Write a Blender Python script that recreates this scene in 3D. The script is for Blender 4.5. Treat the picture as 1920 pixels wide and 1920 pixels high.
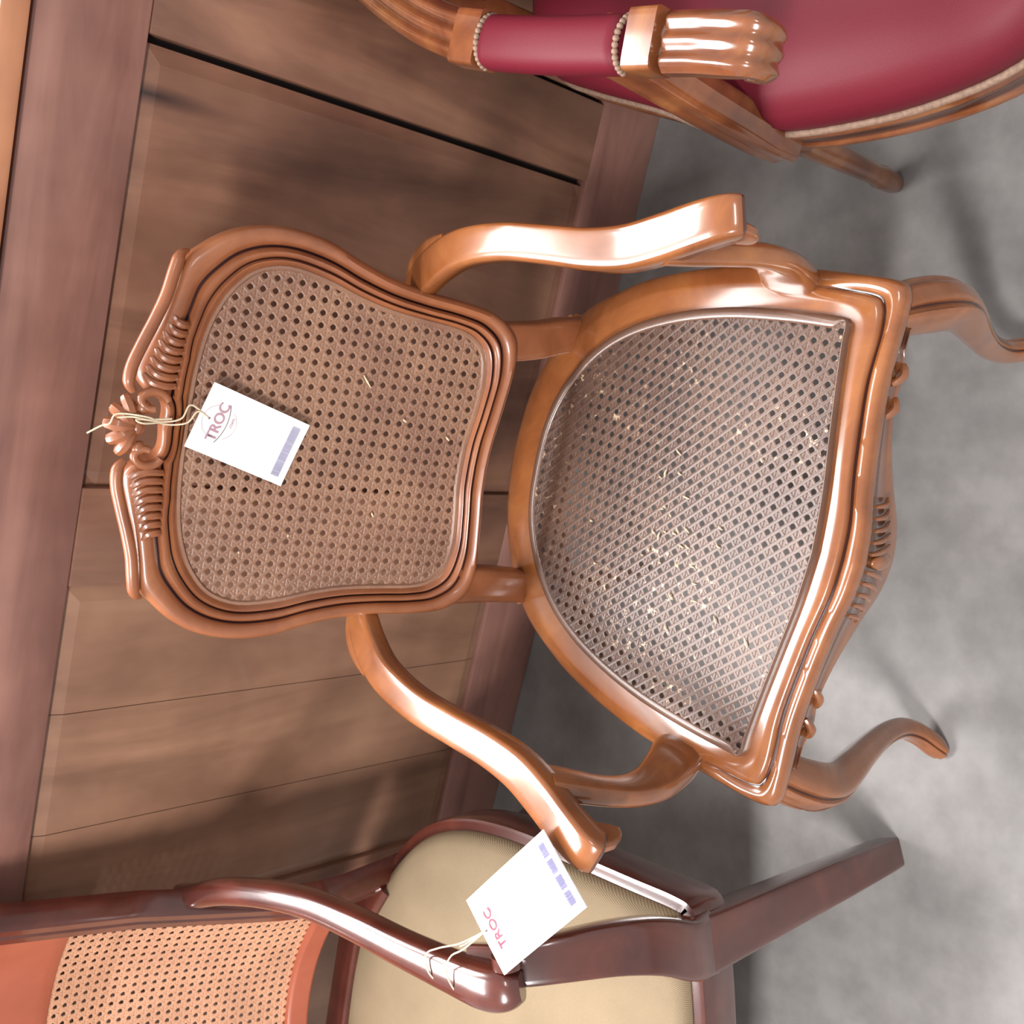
import bpy, bmesh, math, random
from mathutils import Vector, Matrix
random.seed(7)
scene = bpy.context.scene
for o in list(bpy.data.objects): bpy.data.objects.remove(o)
COL = scene.collection
R = math.radians

# ------------------------------------------------------------------ camera
FPX, PITCH, CAMH = 2080.0, R(46.7), 1.55
cam = bpy.data.cameras.new('camera')
cam.sensor_width = 36.0
cam.lens = FPX / 1920.0 * 36.0
cam.dof.use_dof = True
cam.dof.focus_distance = 1.16
cam.dof.aperture_fstop = 13.0
cam.clip_start = 0.02
camo = bpy.data.objects.new('camera', cam)
COL.objects.link(camo)
c_, s_ = math.cos(PITCH), math.sin(PITCH)
camo.matrix_world = Matrix(((0, 1, 0, 0), (-s_, 0, -c_, 0), (-c_, 0, s_, CAMH), (0, 0, 0, 1)))
scene.camera = camo

# ------------------------------------------------------------------ light
scene.view_settings.view_transform = 'Standard'
scene.view_settings.look = 'None'
scene.view_settings.gamma = 1.0
scene.view_settings.use_curve_mapping = False
scene.view_settings.exposure = 0.45
world = bpy.data.worlds.new('world'); scene.world = world
world.use_nodes = True
bg = world.node_tree.nodes['Background']
bg.inputs[0].default_value = (1.0, 0.96, 0.94, 1)
bg.inputs[1].default_value = 0.55

def area(name, loc, target, sx, sy, watts, color=(1, 0.98, 0.97)):
    l = bpy.data.lights.new(name, 'AREA'); l.shape = 'RECTANGLE'
    l.size = sx; l.size_y = sy; l.energy = watts; l.color = color
    o = bpy.data.objects.new(name, l); COL.objects.link(o)
    o.location = loc
    d = (Vector(target) - Vector(loc)).normalized()
    o.rotation_euler = d.to_track_quat('-Z', 'Y').to_euler()
    return o
area('ceiling_light', (-0.75, 2.45, 3.3), (-0.75, 2.45, 0), 1.9, 1.3, 190)
area('ceiling_light', (1.15, 2.95, 3.3), (1.15, 2.95, 0), 1.3, 1.2, 80)
area('ceiling_light', (2.15, 3.2, 3.3), (2.15, 3.2, 0), 0.6, 1.0, 30)
area('ceiling_light', (-2.1, -0.75, 3.3), (-2.1, -0.75, 0), 1.2, 0.35, 165)
area('ceiling_light', (1.2, -1.6, 3.3), (1.2, -1.6, 0), 1.2, 0.35, 25)

# ------------------------------------------------------------------ materials
def newmat(name):
    m = bpy.data.materials.new(name); m.use_nodes = True
    nt = m.node_tree
    return m, nt, nt.nodes['Principled BSDF']
def srgb(r, g, b):
    f = lambda c: (c / 255 / 12.92) if c / 255 <= 0.04045 else ((c / 255 + 0.055) / 1.055) ** 2.4
    return (f(r), f(g), f(b), 1)
def ramp(nt, stops):
    n = nt.nodes.new('ShaderNodeValToRGB')
    el = n.color_ramp.elements
    while len(el) < len(stops): el.new(0.5)
    for e, (p, c) in zip(el, stops): e.position = p; e.color = c
    return n
def coords(nt, scale, rot=(0, 0, 0)):
    tc = nt.nodes.new('ShaderNodeTexCoord'); mp = nt.nodes.new('ShaderNodeMapping')
    mp.inputs['Scale'].default_value = scale; mp.inputs['Rotation'].default_value = rot
    nt.links.new(tc.outputs['Object'], mp.inputs['Vector'])
    return mp
def noise(nt, vec, scale, detail=4, rough=0.55, dist=0.0):
    n = nt.nodes.new('ShaderNodeTexNoise')
    n.inputs['Scale'].default_value = scale; n.inputs['Detail'].default_value = detail
    n.inputs['Roughness'].default_value = rough; n.inputs['Distortion'].default_value = dist
    nt.links.new(vec.outputs[0], n.inputs['Vector'])
    return n
def mix(nt, fac, a, b, mode='MIX'):
    n = nt.nodes.new('ShaderNodeMix'); n.data_type = 'RGBA'; n.blend_type = mode
    for sock, v in ((n.inputs[0], fac), (n.inputs[6], a), (n.inputs[7], b)):
        if hasattr(v, 'links') or hasattr(v, 'is_linked'): nt.links.new(v, sock)
        else: sock.default_value = v
    return n.outputs[2]
def wood(name, dark, mid, light, scale=(6, 6, 60), rough=0.32, coat=0.4, glaze=None, blotch=0.35, bump=0.05, ns=1.0):
    m, nt, p = newmat(name)
    v = coords(nt, scale)
    n1 = noise(nt, v, 1.3 * ns, 6, 0.6, 0.6)
    r1 = ramp(nt, [(0.28, dark), (0.52, mid), (0.75, light)])
    nt.links.new(n1.outputs['Fac'], r1.inputs['Fac'])
    v2 = coords(nt, (1, 1, 1)); n2 = noise(nt, v2, 7, 3)
    r2 = ramp(nt, [(0.35, (0.55, 0.5, 0.5, 1)), (0.65, (1, 1, 1, 1))])
    nt.links.new(n2.outputs['Fac'], r2.inputs['Fac'])
    colr = mix(nt, blotch, r1.outputs['Color'], r2.outputs['Color'], 'MULTIPLY')
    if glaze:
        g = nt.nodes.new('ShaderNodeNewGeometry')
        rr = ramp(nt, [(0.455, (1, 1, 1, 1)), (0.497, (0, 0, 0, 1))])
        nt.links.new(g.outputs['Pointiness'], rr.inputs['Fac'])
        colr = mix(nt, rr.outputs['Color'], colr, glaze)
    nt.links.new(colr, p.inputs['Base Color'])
    p.inputs['Roughness'].default_value = rough
    p.inputs['Coat Weight'].default_value = coat
    p.inputs['Coat Roughness'].default_value = 0.12
    b = nt.nodes.new('ShaderNodeBump'); b.inputs['Strength'].default_value = bump
    b.inputs['Distance'].default_value = 0.002
    nt.links.new(n1.outputs['Fac'], b.inputs['Height'])
    nt.links.new(b.outputs[0], p.inputs['Normal'])
    return m

M = {}
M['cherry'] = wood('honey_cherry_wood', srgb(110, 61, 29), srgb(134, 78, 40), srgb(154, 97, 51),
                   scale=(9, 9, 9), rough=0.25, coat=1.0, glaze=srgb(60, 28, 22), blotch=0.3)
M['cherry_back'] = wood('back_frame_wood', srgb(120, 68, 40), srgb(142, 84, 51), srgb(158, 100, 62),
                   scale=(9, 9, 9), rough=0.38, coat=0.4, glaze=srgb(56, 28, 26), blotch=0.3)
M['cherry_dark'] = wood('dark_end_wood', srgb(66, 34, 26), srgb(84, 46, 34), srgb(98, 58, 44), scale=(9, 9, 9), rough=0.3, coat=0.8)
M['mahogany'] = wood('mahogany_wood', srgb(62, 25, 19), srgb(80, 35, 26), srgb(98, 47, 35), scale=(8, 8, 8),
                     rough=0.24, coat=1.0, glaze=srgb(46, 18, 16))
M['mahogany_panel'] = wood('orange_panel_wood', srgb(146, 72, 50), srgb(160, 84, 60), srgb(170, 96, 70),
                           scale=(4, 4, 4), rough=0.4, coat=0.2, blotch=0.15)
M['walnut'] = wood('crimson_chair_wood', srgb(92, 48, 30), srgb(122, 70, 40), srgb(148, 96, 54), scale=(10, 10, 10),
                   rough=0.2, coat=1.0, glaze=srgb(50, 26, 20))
def cabinet_wood(name, scale, dark, mid, light, stain=None):
    m = wood(name, dark, mid, light, scale=scale, rough=0.42, coat=0.12, blotch=0.55, bump=0.04)
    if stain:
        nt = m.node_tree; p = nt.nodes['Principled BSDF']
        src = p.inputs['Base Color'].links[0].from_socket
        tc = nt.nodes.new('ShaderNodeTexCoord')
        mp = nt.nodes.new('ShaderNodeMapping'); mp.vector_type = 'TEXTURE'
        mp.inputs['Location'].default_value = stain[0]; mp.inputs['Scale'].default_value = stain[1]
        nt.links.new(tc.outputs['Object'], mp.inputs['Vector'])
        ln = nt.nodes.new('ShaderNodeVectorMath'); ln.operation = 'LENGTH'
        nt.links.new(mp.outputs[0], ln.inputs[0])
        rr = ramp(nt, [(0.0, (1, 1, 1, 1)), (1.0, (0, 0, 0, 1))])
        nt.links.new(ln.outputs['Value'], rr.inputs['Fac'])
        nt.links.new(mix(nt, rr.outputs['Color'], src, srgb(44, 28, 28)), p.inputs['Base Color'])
    return m
CD, CM, CL = srgb(102, 70, 56), srgb(136, 96, 76), srgb(160, 118, 94)
M['cab_v'] = cabinet_wood('cabinet_wood_upright', (9, 9, 1.2), CD, CM, CL)
M['cab_h'] = cabinet_wood('cabinet_wood_level', (1.2, 9, 12), srgb(116, 78, 70), srgb(146, 104, 92), srgb(164, 122, 108))
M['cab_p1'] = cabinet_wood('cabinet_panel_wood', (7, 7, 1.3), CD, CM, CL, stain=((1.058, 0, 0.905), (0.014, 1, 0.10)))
M['cab_p2'] = cabinet_wood('cabinet_board_wood', (6, 6, 1.1), srgb(112, 80, 62), srgb(146, 108, 86), srgb(164, 126, 100))
M['cab_top'] = cabinet_wood('cabinet_top_wood', (1.2, 8, 8), srgb(170, 110, 78), srgb(188, 130, 96), srgb(202, 148, 112))

def cane_mat(name, a, b, rough=0.45, coat=0.2, scuff=0.0):
    m, nt, p = newmat(name)
    v = coords(nt, (1, 1, 1)); n = noise(nt, v, 14, 4)
    r = ramp(nt, [(0.35, a), (0.65, b)]); nt.links.new(n.outputs['Fac'], r.inputs['Fac'])
    colr = r.outputs['Color']
    n3 = noise(nt, v, 420, 2)
    r3 = ramp(nt, [(0.3, (0.78, 0.76, 0.74, 1)), (0.7, (1, 1, 1, 1))]); nt.links.new(n3.outputs['Fac'], r3.inputs['Fac'])
    colr = mix(nt, 0.8, colr, r3.outputs['Color'], 'MULTIPLY')
    if scuff:
        n4 = noise(nt, v, 95, 5, 0.7)
        r4 = ramp(nt, [(0.60, (0, 0, 0, 1)), (0.66, (1, 1, 1, 1))]); nt.links.new(n4.outputs['Fac'], r4.inputs['Fac'])
        n5 = noise(nt, v, 5, 2)
        r5 = ramp(nt, [(0.46, (0, 0, 0, 1)), (0.62, (scuff, scuff, scuff, 1))]); nt.links.new(n5.outputs['Fac'], r5.inputs['Fac'])
        f = mix(nt, 1.0, r4.outputs['Color'], r5.outputs['Color'], 'MULTIPLY')
        colr = mix(nt, f, colr, srgb(226, 196, 160))
    nt.links.new(colr, p.inputs['Base Color'])
    p.inputs['Roughness'].default_value = rough; p.inputs['Coat Weight'].default_value = coat
    p.inputs['Coat Roughness'].default_value = 0.2
    return m
M['cane_back'] = cane_mat('cane_back', srgb(126, 90, 72), srgb(148, 110, 86))
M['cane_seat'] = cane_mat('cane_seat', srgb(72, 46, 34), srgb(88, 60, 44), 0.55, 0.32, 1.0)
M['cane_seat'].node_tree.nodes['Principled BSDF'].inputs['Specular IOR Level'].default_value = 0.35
M['cane_light'] = cane_mat('cane_light', srgb(186, 136, 106), srgb(202, 150, 118), 0.6, 0.0)
M['rim'] = cane_mat('rim_wood', srgb(98, 72, 60), srgb(112, 84, 70), 0.32, 0.5)

def plain(name, col, rough=0.5, coat=0, nscale=0, namt=0.2, bump=0):
    m, nt, p = newmat(name)
    p.inputs['Roughness'].default_value = rough; p.inputs['Coat Weight'].default_value = coat
    v = coords(nt, (1, 1, 1)); n = noise(nt, v, nscale or 30, 3)
    r = ramp(nt, [(0.3, tuple(c * (1 - namt) for c in col[:3]) + (1,)), (0.7, col)])
    nt.links.new(n.outputs['Fac'], r.inputs['Fac']); nt.links.new(r.outputs['Color'], p.inputs['Base Color'])
    if bump:
        b = nt.nodes.new('ShaderNodeBump'); b.inputs['Strength'].default_value = bump; b.inputs['Distance'].default_value = 0.001
        nt.links.new(n.outputs['Fac'], b.inputs['Height']); nt.links.new(b.outputs[0], p.inputs['Normal'])
    return m
M['leather'] = plain('crimson_leather', srgb(98, 24, 37), 0.5, 0.0, 700, 0.12, 0.15)
M['leather'].node_tree.nodes['Principled BSDF'].inputs['Specular IOR Level'].default_value = 0.22
M['braid'] = plain('grey_gimp_braid', srgb(140, 112, 94), 0.7, 0, 200, 0.4)
M['card'] = plain('white_card', srgb(236, 233, 233), 0.7, 0, 20, 0.01)
M['ink'] = plain('black_ink', srgb(130, 118, 124), 0.7)
M['red_ink'] = plain('red_ink', srgb(176, 138, 150), 0.7)
M['bar_ink'] = plain('violet_bar_ink', srgb(168, 166, 190), 0.7)
M['bar_ink2'] = plain('blue_bar_ink', srgb(104, 102, 136), 0.7)
M['red_ink_dark'] = plain('dark_red_ink', srgb(140, 72, 92), 0.7)
M['string'] = plain('cream_string', srgb(214, 200, 172), 0.8, 0, 300, 0.2)
M['gap'] = plain('dark_carcass', srgb(30, 22, 20), 0.9)
# linen seat cloth: fine diagonal weave
m, nt, p = newmat('beige_linen')
v = coords(nt, (1, 1, 1), (0, 0, R(28)))
w = nt.nodes.new('ShaderNodeTexWave'); w.inputs['Scale'].default_value = 150; w.inputs['Distortion'].default_value = 1.6
w.inputs['Detail'].default_value = 2; w.inputs['Detail Scale'].default_value = 6
nt.links.new(v.outputs[0], w.inputs['Vector'])
n = noise(nt, v, 9, 3)
r1 = ramp(nt, [(0.2, srgb(122, 104, 80)), (0.8, srgb(136, 118, 92))]); nt.links.new(w.outputs['Fac'], r1.inputs['Fac'])
r2 = ramp(nt, [(0.35, (0.86, 0.86, 0.84, 1)), (0.65, (1, 1, 1, 1))]); nt.links.new(n.outputs['Fac'], r2.inputs['Fac'])
nt.links.new(mix(nt, 1.0, r1.outputs['Color'], r2.outputs['Color'], 'MULTIPLY'), p.inputs['Base Color'])
p.inputs['Roughness'].default_value = 0.75
b = nt.nodes.new('ShaderNodeBump'); b.inputs['Strength'].default_value = 0.35; b.inputs['Distance'].default_value = 0.0006
nt.links.new(w.outputs['Fac'], b.inputs['Height']); nt.links.new(b.outputs[0], p.inputs['Normal'])
M['linen'] = m
# concrete floor
m, nt, p = newmat('grey_concrete')
v = coords(nt, (1, 1, 1))
n1 = noise(nt, v, 3.2, 5, 0.6); n2 = noise(nt, v, 14, 4, 0.6)
r1 = ramp(nt, [(0.3, srgb(116, 114, 112)), (0.7, srgb(146, 142, 140))]); nt.links.new(n1.outputs['Fac'], r1.inputs['Fac'])
r2 = ramp(nt, [(0.35, (0.74, 0.73, 0.73, 1)), (0.62, (1, 1, 1, 1))]); nt.links.new(n2.outputs['Fac'], r2.inputs['Fac'])
nt.links.new(mix(nt, 0.8, r1.outputs['Color'], r2.outputs['Color'], 'MULTIPLY'), p.inputs['Base Color'])
p.inputs['Roughness'].default_value = 0.6
M['floor'] = m

# ------------------------------------------------------------------ geometry helpers
def spline(pts, n, closed=False):
    pts = [Vector(p) for p in pts]; N = len(pts); out = []
    segs = N if closed else N - 1
    for i in range(n):
        t = i / n * segs if closed else i / (n - 1) * segs
        k = min(int(t), segs - 1); f = t - k
        g = (lambda j: pts[j % N]) if closed else (lambda j: pts[max(0, min(N - 1, j))])
        p0, p1, p2, p3 = g(k - 1), g(k), g(k + 1), g(k + 2)
        out.append(0.5 * ((2 * p1) + (p2 - p0) * f + (2 * p0 - 5 * p1 + 4 * p2 - p3) * f * f + (3 * p1 - p0 - 3 * p2 + p3) * f ** 3))
    return out
class MB:
    def __init__(s): s.v = []; s.f = []
    def grid(s, rows, closed_u=False, closed_v=False, cap=False):
        b = len(s.v); nr = len(rows); nc = len(rows[0])
        for r in rows: s.v += [tuple(p) for p in r]
        for i in range(nr if closed_v else nr - 1):
            for j in range(nc if closed_u else nc - 1):
                i2, j2 = (i + 1) % nr, (j + 1) % nc
                s.f.append((b + i * nc + j, b + i * nc + j2, b + i2 * nc + j2, b + i2 * nc + j))
        if cap and closed_u and not closed_v:
            s.f.append(tuple(b + j for j in reversed(range(nc))))
            s.f.append(tuple(b + (nr - 1) * nc + j for j in range(nc)))
        return s
    def sweep(s, path, prof, size=None, up=(0, 0, 1), closed=False, cap=True, endround=0):
        """prof: closed list of (a, b): a along side, b along up; size: per-station (w, h)"""
        P = [Vector(p) for p in path]; n = len(P); rows = []
        for i in range(n):
            if closed: T = P[(i + 1) % n] - P[i - 1]
            else: T = P[min(i + 1, n - 1)] - P[max(i - 1, 0)]
            T.normalize()
            u = Vector(up[i]) if isinstance(up, list) else Vector(up)
            S = T.cross(u); S.normalize(); U = S.cross(T)
            w, h = size[i] if isinstance(size, list) else (size or (1, 1))
            rows.append([P[i] + S * a * w + U * b * h for a, b in prof])
        return s.grid(rows, closed_u=True, closed_v=closed, cap=cap)
    def tube(s, path, r, n=8, closed=False):
        prof = [(math.cos(2 * math.pi * k / n), math.sin(2 * math.pi * k / n)) for k in range(n)]
        rr = [(x, x) for x in r] if isinstance(r, list) else (r, r)
        # pick an up vector away from the path
        d = Vector(path[-1]) - Vector(path[0])
        up = (0, 0, 1) if abs(d.normalized().z if d.length > 0 else 0) < 0.8 else (0, 1, 0)
        return s.sweep(path, prof, rr, up, closed)
    def box(s, a, b, bev=0):
        (x0, y0, z0), (x1, y1, z1) = a, b
        if bev <= 0:
            q = len(s.v)
            s.v += [(x0, y0, z0), (x1, y0, z0), (x1, y1, z0), (x0, y1, z0), (x0, y0, z1), (x1, y0, z1), (x1, y1, z1), (x0, y1, z1)]
            for f in ((3, 2, 1, 0), (4, 5, 6, 7), (0, 1, 5, 4), (1, 2, 6, 5), (2, 3, 7, 6), (3, 0, 4, 7)):
                s.f.append(tuple(q + k for k in f))
        else:
            bm = bmesh.new(); bmesh.ops.create_cube(bm, size=1)
            for v in bm.verts:
                v.co = Vector(((v.co.x + .5) * (x1 - x0) + x0, (v.co.y + .5) * (y1 - y0) + y0, (v.co.z + .5) * (z1 - z0) + z0))
            bmesh.ops.bevel(bm, geom=bm.edges[:], offset=bev, segments=2, affect='EDGES', profile=0.5)
            s.bm(bm)
        return s
    def bm(s, bm):
        q = len(s.v); bm.verts.index_update()
        s.v += [tuple(v.co) for v in bm.verts]
        s.f += [tuple(q + v.index for v in f.verts) for f in bm.faces]
        bm.free(); return s
    def ball(s, c, r, seg=12):
        bm = bmesh.new(); bmesh.ops.create_uvsphere(bm, u_segments=seg, v_segments=seg // 2 + 2, radius=1)
        rr = r if isinstance(r, (tuple, list)) else (r, r, r)
        for v in bm.verts: v.co = Vector((c[0] + v.co.x * rr[0], c[1] + v.co.y * rr[1], c[2] + v.co.z * rr[2]))
        return s.bm(bm)
    def map(s, fn, start=0):
        s.v = s.v[:start] + [tuple(fn(*v)) for v in s.v[start:]]; return s
    def build(s, name, mat, parent=None, smooth=True, sub=0, angle=40):
        me = bpy.data.meshes.new(name); me.from_pydata([tuple(v) for v in s.v], [], s.f)
        bm = bmesh.new(); bm.from_mesh(me)
        bmesh.ops.recalc_face_normals(bm, faces=bm.faces[:]); bm.to_mesh(me); bm.free()
        me.materials.append(M[mat] if isinstance(mat, str) else mat)
        if smooth:
            me.polygons.foreach_set('use_smooth', [True] * len(me.polygons))
            if angle: me.set_sharp_from_angle(angle=R(angle))
        o = bpy.data.objects.new(name, me); COL.objects.link(o)
        if parent: o.parent = parent
        if sub:
            md = o.modifiers.new('subdivision', 'SUBSURF'); md.levels = sub; md.render_levels = sub
        return o
def thing(name, label, cat, loc, rz=0, group=None):
    o = bpy.data.objects.new(name, None); COL.objects.link(o); o.empty_display_size = 0.1
    o.location = loc; o.rotation_euler = (0, 0, rz); o['label'] = label; o['category'] = cat
    if group: o['group'] = group
    return o
def rrect(n=20, p=4.0):
    out = []
    for k in range(n):
        t = 2 * math.pi * (k + .5) / n; c, s = math.cos(t), math.sin(t)
        out.append((0.5 * math.copysign(abs(c) ** (2 / p), c), 0.5 * math.copysign(abs(s) ** (2 / p), s)))
    return out
def clip_line(poly, p, d):
    """parameter intervals where the line p+t*d lies inside poly (2D)"""
    ts = []
    n = len(poly)
    for i in range(n):
        a, b = poly[i], poly[(i + 1) % n]
        ex, ey = b[0] - a[0], b[1] - a[1]
        den = d[0] * ey - d[1] * ex
        if abs(den) < 1e-12: continue
        t = ((a[0] - p[0]) * ey - (a[1] - p[1]) * ex) / den
        u = ((a[0] - p[0]) * d[1] - (a[1] - p[1]) * d[0]) / den
        if 0 <= u < 1: ts.append(t)
    ts.sort()
    return list(zip(ts[::2], ts[1::2]))
def cane(poly, pitch, mapfn, origin=(0, 0), ww=0.0037, wd=0.0039, crown=0.0003, amp=0.0002):
    """woven cane: paired uprights, paired cross strands and diagonals, as thin strips; mapfn(u,v,h)->xyz"""
    mb = MB()
    xs = [q[0] for q in poly]; ys = [q[1] for q in poly]
    ext = max(max(xs) - min(xs), max(ys) - min(ys)) * 1.5
    k = int(ext / pitch) + 2
    def strip(p, d, w, h0, ph, amp):
        for t0, t1 in clip_line(poly, p, d):
            if t1 - t0 < 0.003: continue
            n = max(2, int((t1 - t0) / (pitch * 0.5)))
            nx, ny = -d[1] * w / 2, d[0] * w / 2
            rows = []
            for i in range(n + 1):
                t = t0 + (t1 - t0) * i / n
                x, y = p[0] + d[0] * t, p[1] + d[1] * t
                h = h0 + amp * math.sin(math.pi * t / pitch * 2 + ph)
                rows.append([mapfn(x + nx, y + ny, h - crown), mapfn(x + nx * .7, y + ny * .7, h + crown * .3), mapfn(x - nx * .7, y - ny * .7, h + crown * .3), mapfn(x - nx, y - ny, h - crown)])
            mb.grid(rows)
    ox, oy = origin
    for i in range(-k, k + 1):
        for s in (-1, 1):
            off = s * 0.0021
            strip((ox + i * pitch + off, oy), (0, 1), ww, 0.0000, i * math.pi, amp)
            strip((ox, oy + i * pitch + off), (1, 0), ww, 0.0003, i * math.pi + 1.5, amp)
    q = math.sqrt(.5)
    for i in range(-2 * k, 2 * k + 1):
        o = (i + .5) * pitch
        strip((ox + o, oy), (q, q), wd, 0.0006, 0, amp)
        strip((ox + o, oy), (q, -q), wd, 0.0008, 0, amp)
    return mb
def inset(poly, d):
    n = len(poly); out = []
    for i in range(n):
        a, b, c = Vector(poly[i - 1][:2]), Vector(poly[i][:2]), Vector(poly[(i + 1) % n][:2])
        t = (c - a).normalized(); out.append((b.x - t.y * d, b.y + t.x * d))
    return out
def rim_inset(poly, d):                 # like inset, but the front edge only keeps a thin strip
    return [(a[0] + (b[0] - a[0]) * w, a[1] + (b[1] - a[1]) * w) for a, b, w in
            ((p, q, .22 + .78 * max(0, min(1, (p[1] - .056) / .012))) for p, q in zip(poly, inset(poly, d)))]
def ring_band(mb, poly, d0, d1, mapfn, h0, h1):
    """flat band between two insets of poly (counter-clockwise), a moulded strip of height h"""
    secs = [(d0, h0), (d0 * .75 + d1 * .25, h1), (d0 * .3 + d1 * .7, h1), (d1, h0)]
    rows = [[mapfn(x, y, h) for x, y in inset(poly, d)] for d, h in secs]
    mb.grid(rows, closed_u=True)
def sym(half):
    """half outline from centre front round the right to centre back -> closed outline"""
    left = [(-p[0],) + tuple(p[1:]) for p in reversed(half[1:-1])]
    return list(half) + left

# ------------------------------------------------------------------ floor
fl = MB(); fl.box((-5, -4, -0.05), (5, 6, 0)); f = fl.build('floor', 'floor', None, False); f['kind'] = 'structure'

# ------------------------------------------------------------------ panelled cabinet
cab = thing('cabinet', 'long brown wooden cabinet with framed panels standing behind the cane armchair', 'cabinet',
            (-0.528, 1.496, 0), R(-17.67))
TOPZ, RZ, BZ2 = 1.050, 0.920, 0.145
MB().box((-1.0, 0.022, 0.03), (2.1, 0.46, 1.05)).build('carcass', 'gap', cab, False)
MB().box((-1.0, 0.0, RZ), (2.12, 0.024, TOPZ), 0.0025).build('top_rail', 'cab_h', cab, angle=30)
MB().box((-1.0, 0.0, 0.0), (2.12, 0.024, BZ2), 0.0025).build('bottom_rail', 'cab_h', cab, angle=30)
for x0, x1 in ((-1.0, -.87), (-.205, -.078), (.455, .585), (1.121, 1.243), (1.775, 2.12)):
    MB().box((x0, 0.0, BZ2 + .0006), (x1, 0.024, RZ - .0006), 0.002).build('stile', 'cab_v', cab, angle=30)
MB().box((-1.015, -0.014, 1.056), (2.13, 0.47, 1.088), 0.005).build('top_board', 'cab_top', cab, angle=30)
MB().box((-1.0, 0.46, 0.0), (2.12, 0.49, 1.05), 0.002).build('back_board', 'cab_h', cab, angle=30)
def panel(x0, x1, boards, mat):
    # boards side by side, sunk behind the frame, with a bevelled field on the outer ones
    w = (x1 - x0) / boards
    for i in range(boards):
        a, b = x0 + w * i + (0.0005 if i else 0), x0 + w * (i + 1) - (0.0005 if i < boards - 1 else 0)
        mb = MB(); e0 = 0.020 if i == 0 else 0; e1 = 0.020 if i == boards - 1 else 0
        z0, z1 = BZ2 + .001, RZ - .001
        xs = [a, a + e0, b - e1, b] if (e0 and e1) else ([a, a + e0, b] if e0 else ([a, b - e1, b] if e1 else [a, b]))
        zs = [z0, z0 + .02, z1 - .02, z1]
        def yy(x, z):
            edge = (e0 and x == a) or (e1 and x == b) or z in (z0, z1)
            return 0.0095 if edge else 0.005
        mb.grid([[(x, yy(x, z), z) for x in xs] for z in zs])
        q = len(mb.v)
        mb.box((a, 0.0096, z0), (b, 0.021, z1))
        mb.build('panel_board', mat, cab, False)
panel(-.87, -.205, 2, 'cab_p2')
panel(-.078, .452, 3, 'cab_p2')
panel(.585, 1.112, 1, 'cab_p1')
panel(1.250, 1.772, 2, 'cab_p1')

# ================================================================== main cane armchair
PSI = R(-15.3); ORG = (-.0521, .5623, 0)
ch = thing('cane_armchair', 'carved honey-brown wooden armchair with caned back and caned seat, in the middle', 'chair', ORG, PSI)
LEAN = R(20); BY, BZ = .40, .43; UO = -.008
sl, cl = math.sin(LEAN), math.cos(LEAN)
def bk(u, v, h=0):                       # back plane: u across, v up the back, h towards the sitter
    return (u + UO, BY + v * sl - h * cl, BZ + v * cl + h * sl)
OUT = [(0, .527), (.020, .526), (.031, .532), (.040, .549), (.058, .560), (.09, .552), (.12, .542), (.155, .534), (.185, .527), (.203, .511), (.222, .487), (.236, .455), (.241, .415),
       (.236, .372), (.221, .330), (.209, .290), (.202, .245), (.198, .195), (.191, .152), (.170, .122), (.135, .113), (.085, .117), (.035, .123), (0, .125)]
INN = [(0, .500), (.015, .500), (.03, .500), (.045, .4995), (.06, .499), (.078, .4975), (.098, .495), (.118, .491), (.137, .485), (.160, .474), (.184, .454), (.196, .430), (.199, .402),
       (.192, .362), (.180, .322), (.172, .282), (.168, .240), (.165, .200), (.158, .175), (.140, .156), (.105, .149), (.065, .152), (.03, .157), (0, .158)]
NB = 190
def halfs(h, n): return [tuple(p) for p in spline([Vector((a, b, 0)) for a, b in h], n)]
oh, ih = halfs(OUT, NB), halfs(INN, NB)
oc = sym([(a, b) for a, b, _ in oh]); ic = sym([(a, b) for a, b, _ in ih])
oc = [(0 if abs(a) < 1e-6 else a, b) for a, b in oc]
prof = [(0, -.014), (0, .000), (.03, .007), (.10, .012), (.22, .0145), (.36, .0125), (.46, .008), (.50, .0035), (.53, .0045), (.57, .0095), (.64, .0125),
        (.71, .0115), (.76, .008), (.79, .0035), (.81, .0045), (.85, .0075), (.91, .0065), (.95, .002), (1.0, .001), (1.0, -.010)]
def damp(x, z):      # flatten the broad swell near the crest, where the carving sits
    return 1
mb = MB(); rows = []
for t, h in prof:
    row = []
    for (a, b), (c, d) in zip(oc, ic):
        tt = t
        if b > .505 and abs(a) < .12:      # crest: the bead keeps its own width
            wid = math.hypot(a - c, b - d); k = (1 - (1 - t) * .040 / max(wid, .040))
            f = min(1, (.12 - abs(a)) / .03)
            tt = t + (k - t) * f * (1 if t > .46 else t / .46) 
        row.append(bk(a + (c - a) * tt, b + (d - b) * tt, h))
    rows.append(row)
mb.grid(rows, closed_u=True, closed_v=True)
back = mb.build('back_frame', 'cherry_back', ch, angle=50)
# caned panel of the back
icp = [(a, b) for a, b in ic[::3]]
if sum(icp[i][0] * icp[(i + 1) % len(icp)][1] - icp[(i + 1) % len(icp)][0] * icp[i][1] for i in range(len(icp))) < 0: icp.reverse()
cb = cane(inset(icp, .001), .0144, lambda u, v, h: bk(u, v, h - .001), origin=(.004, .3))
ring_band(cb, icp, -.002, .0055, lambda u, v, h: bk(u, v, h), -.001, .0022)
o = cb.build('cane_back_panel', 'cane_back', ch); o['kind'] = 'stuff'
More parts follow.
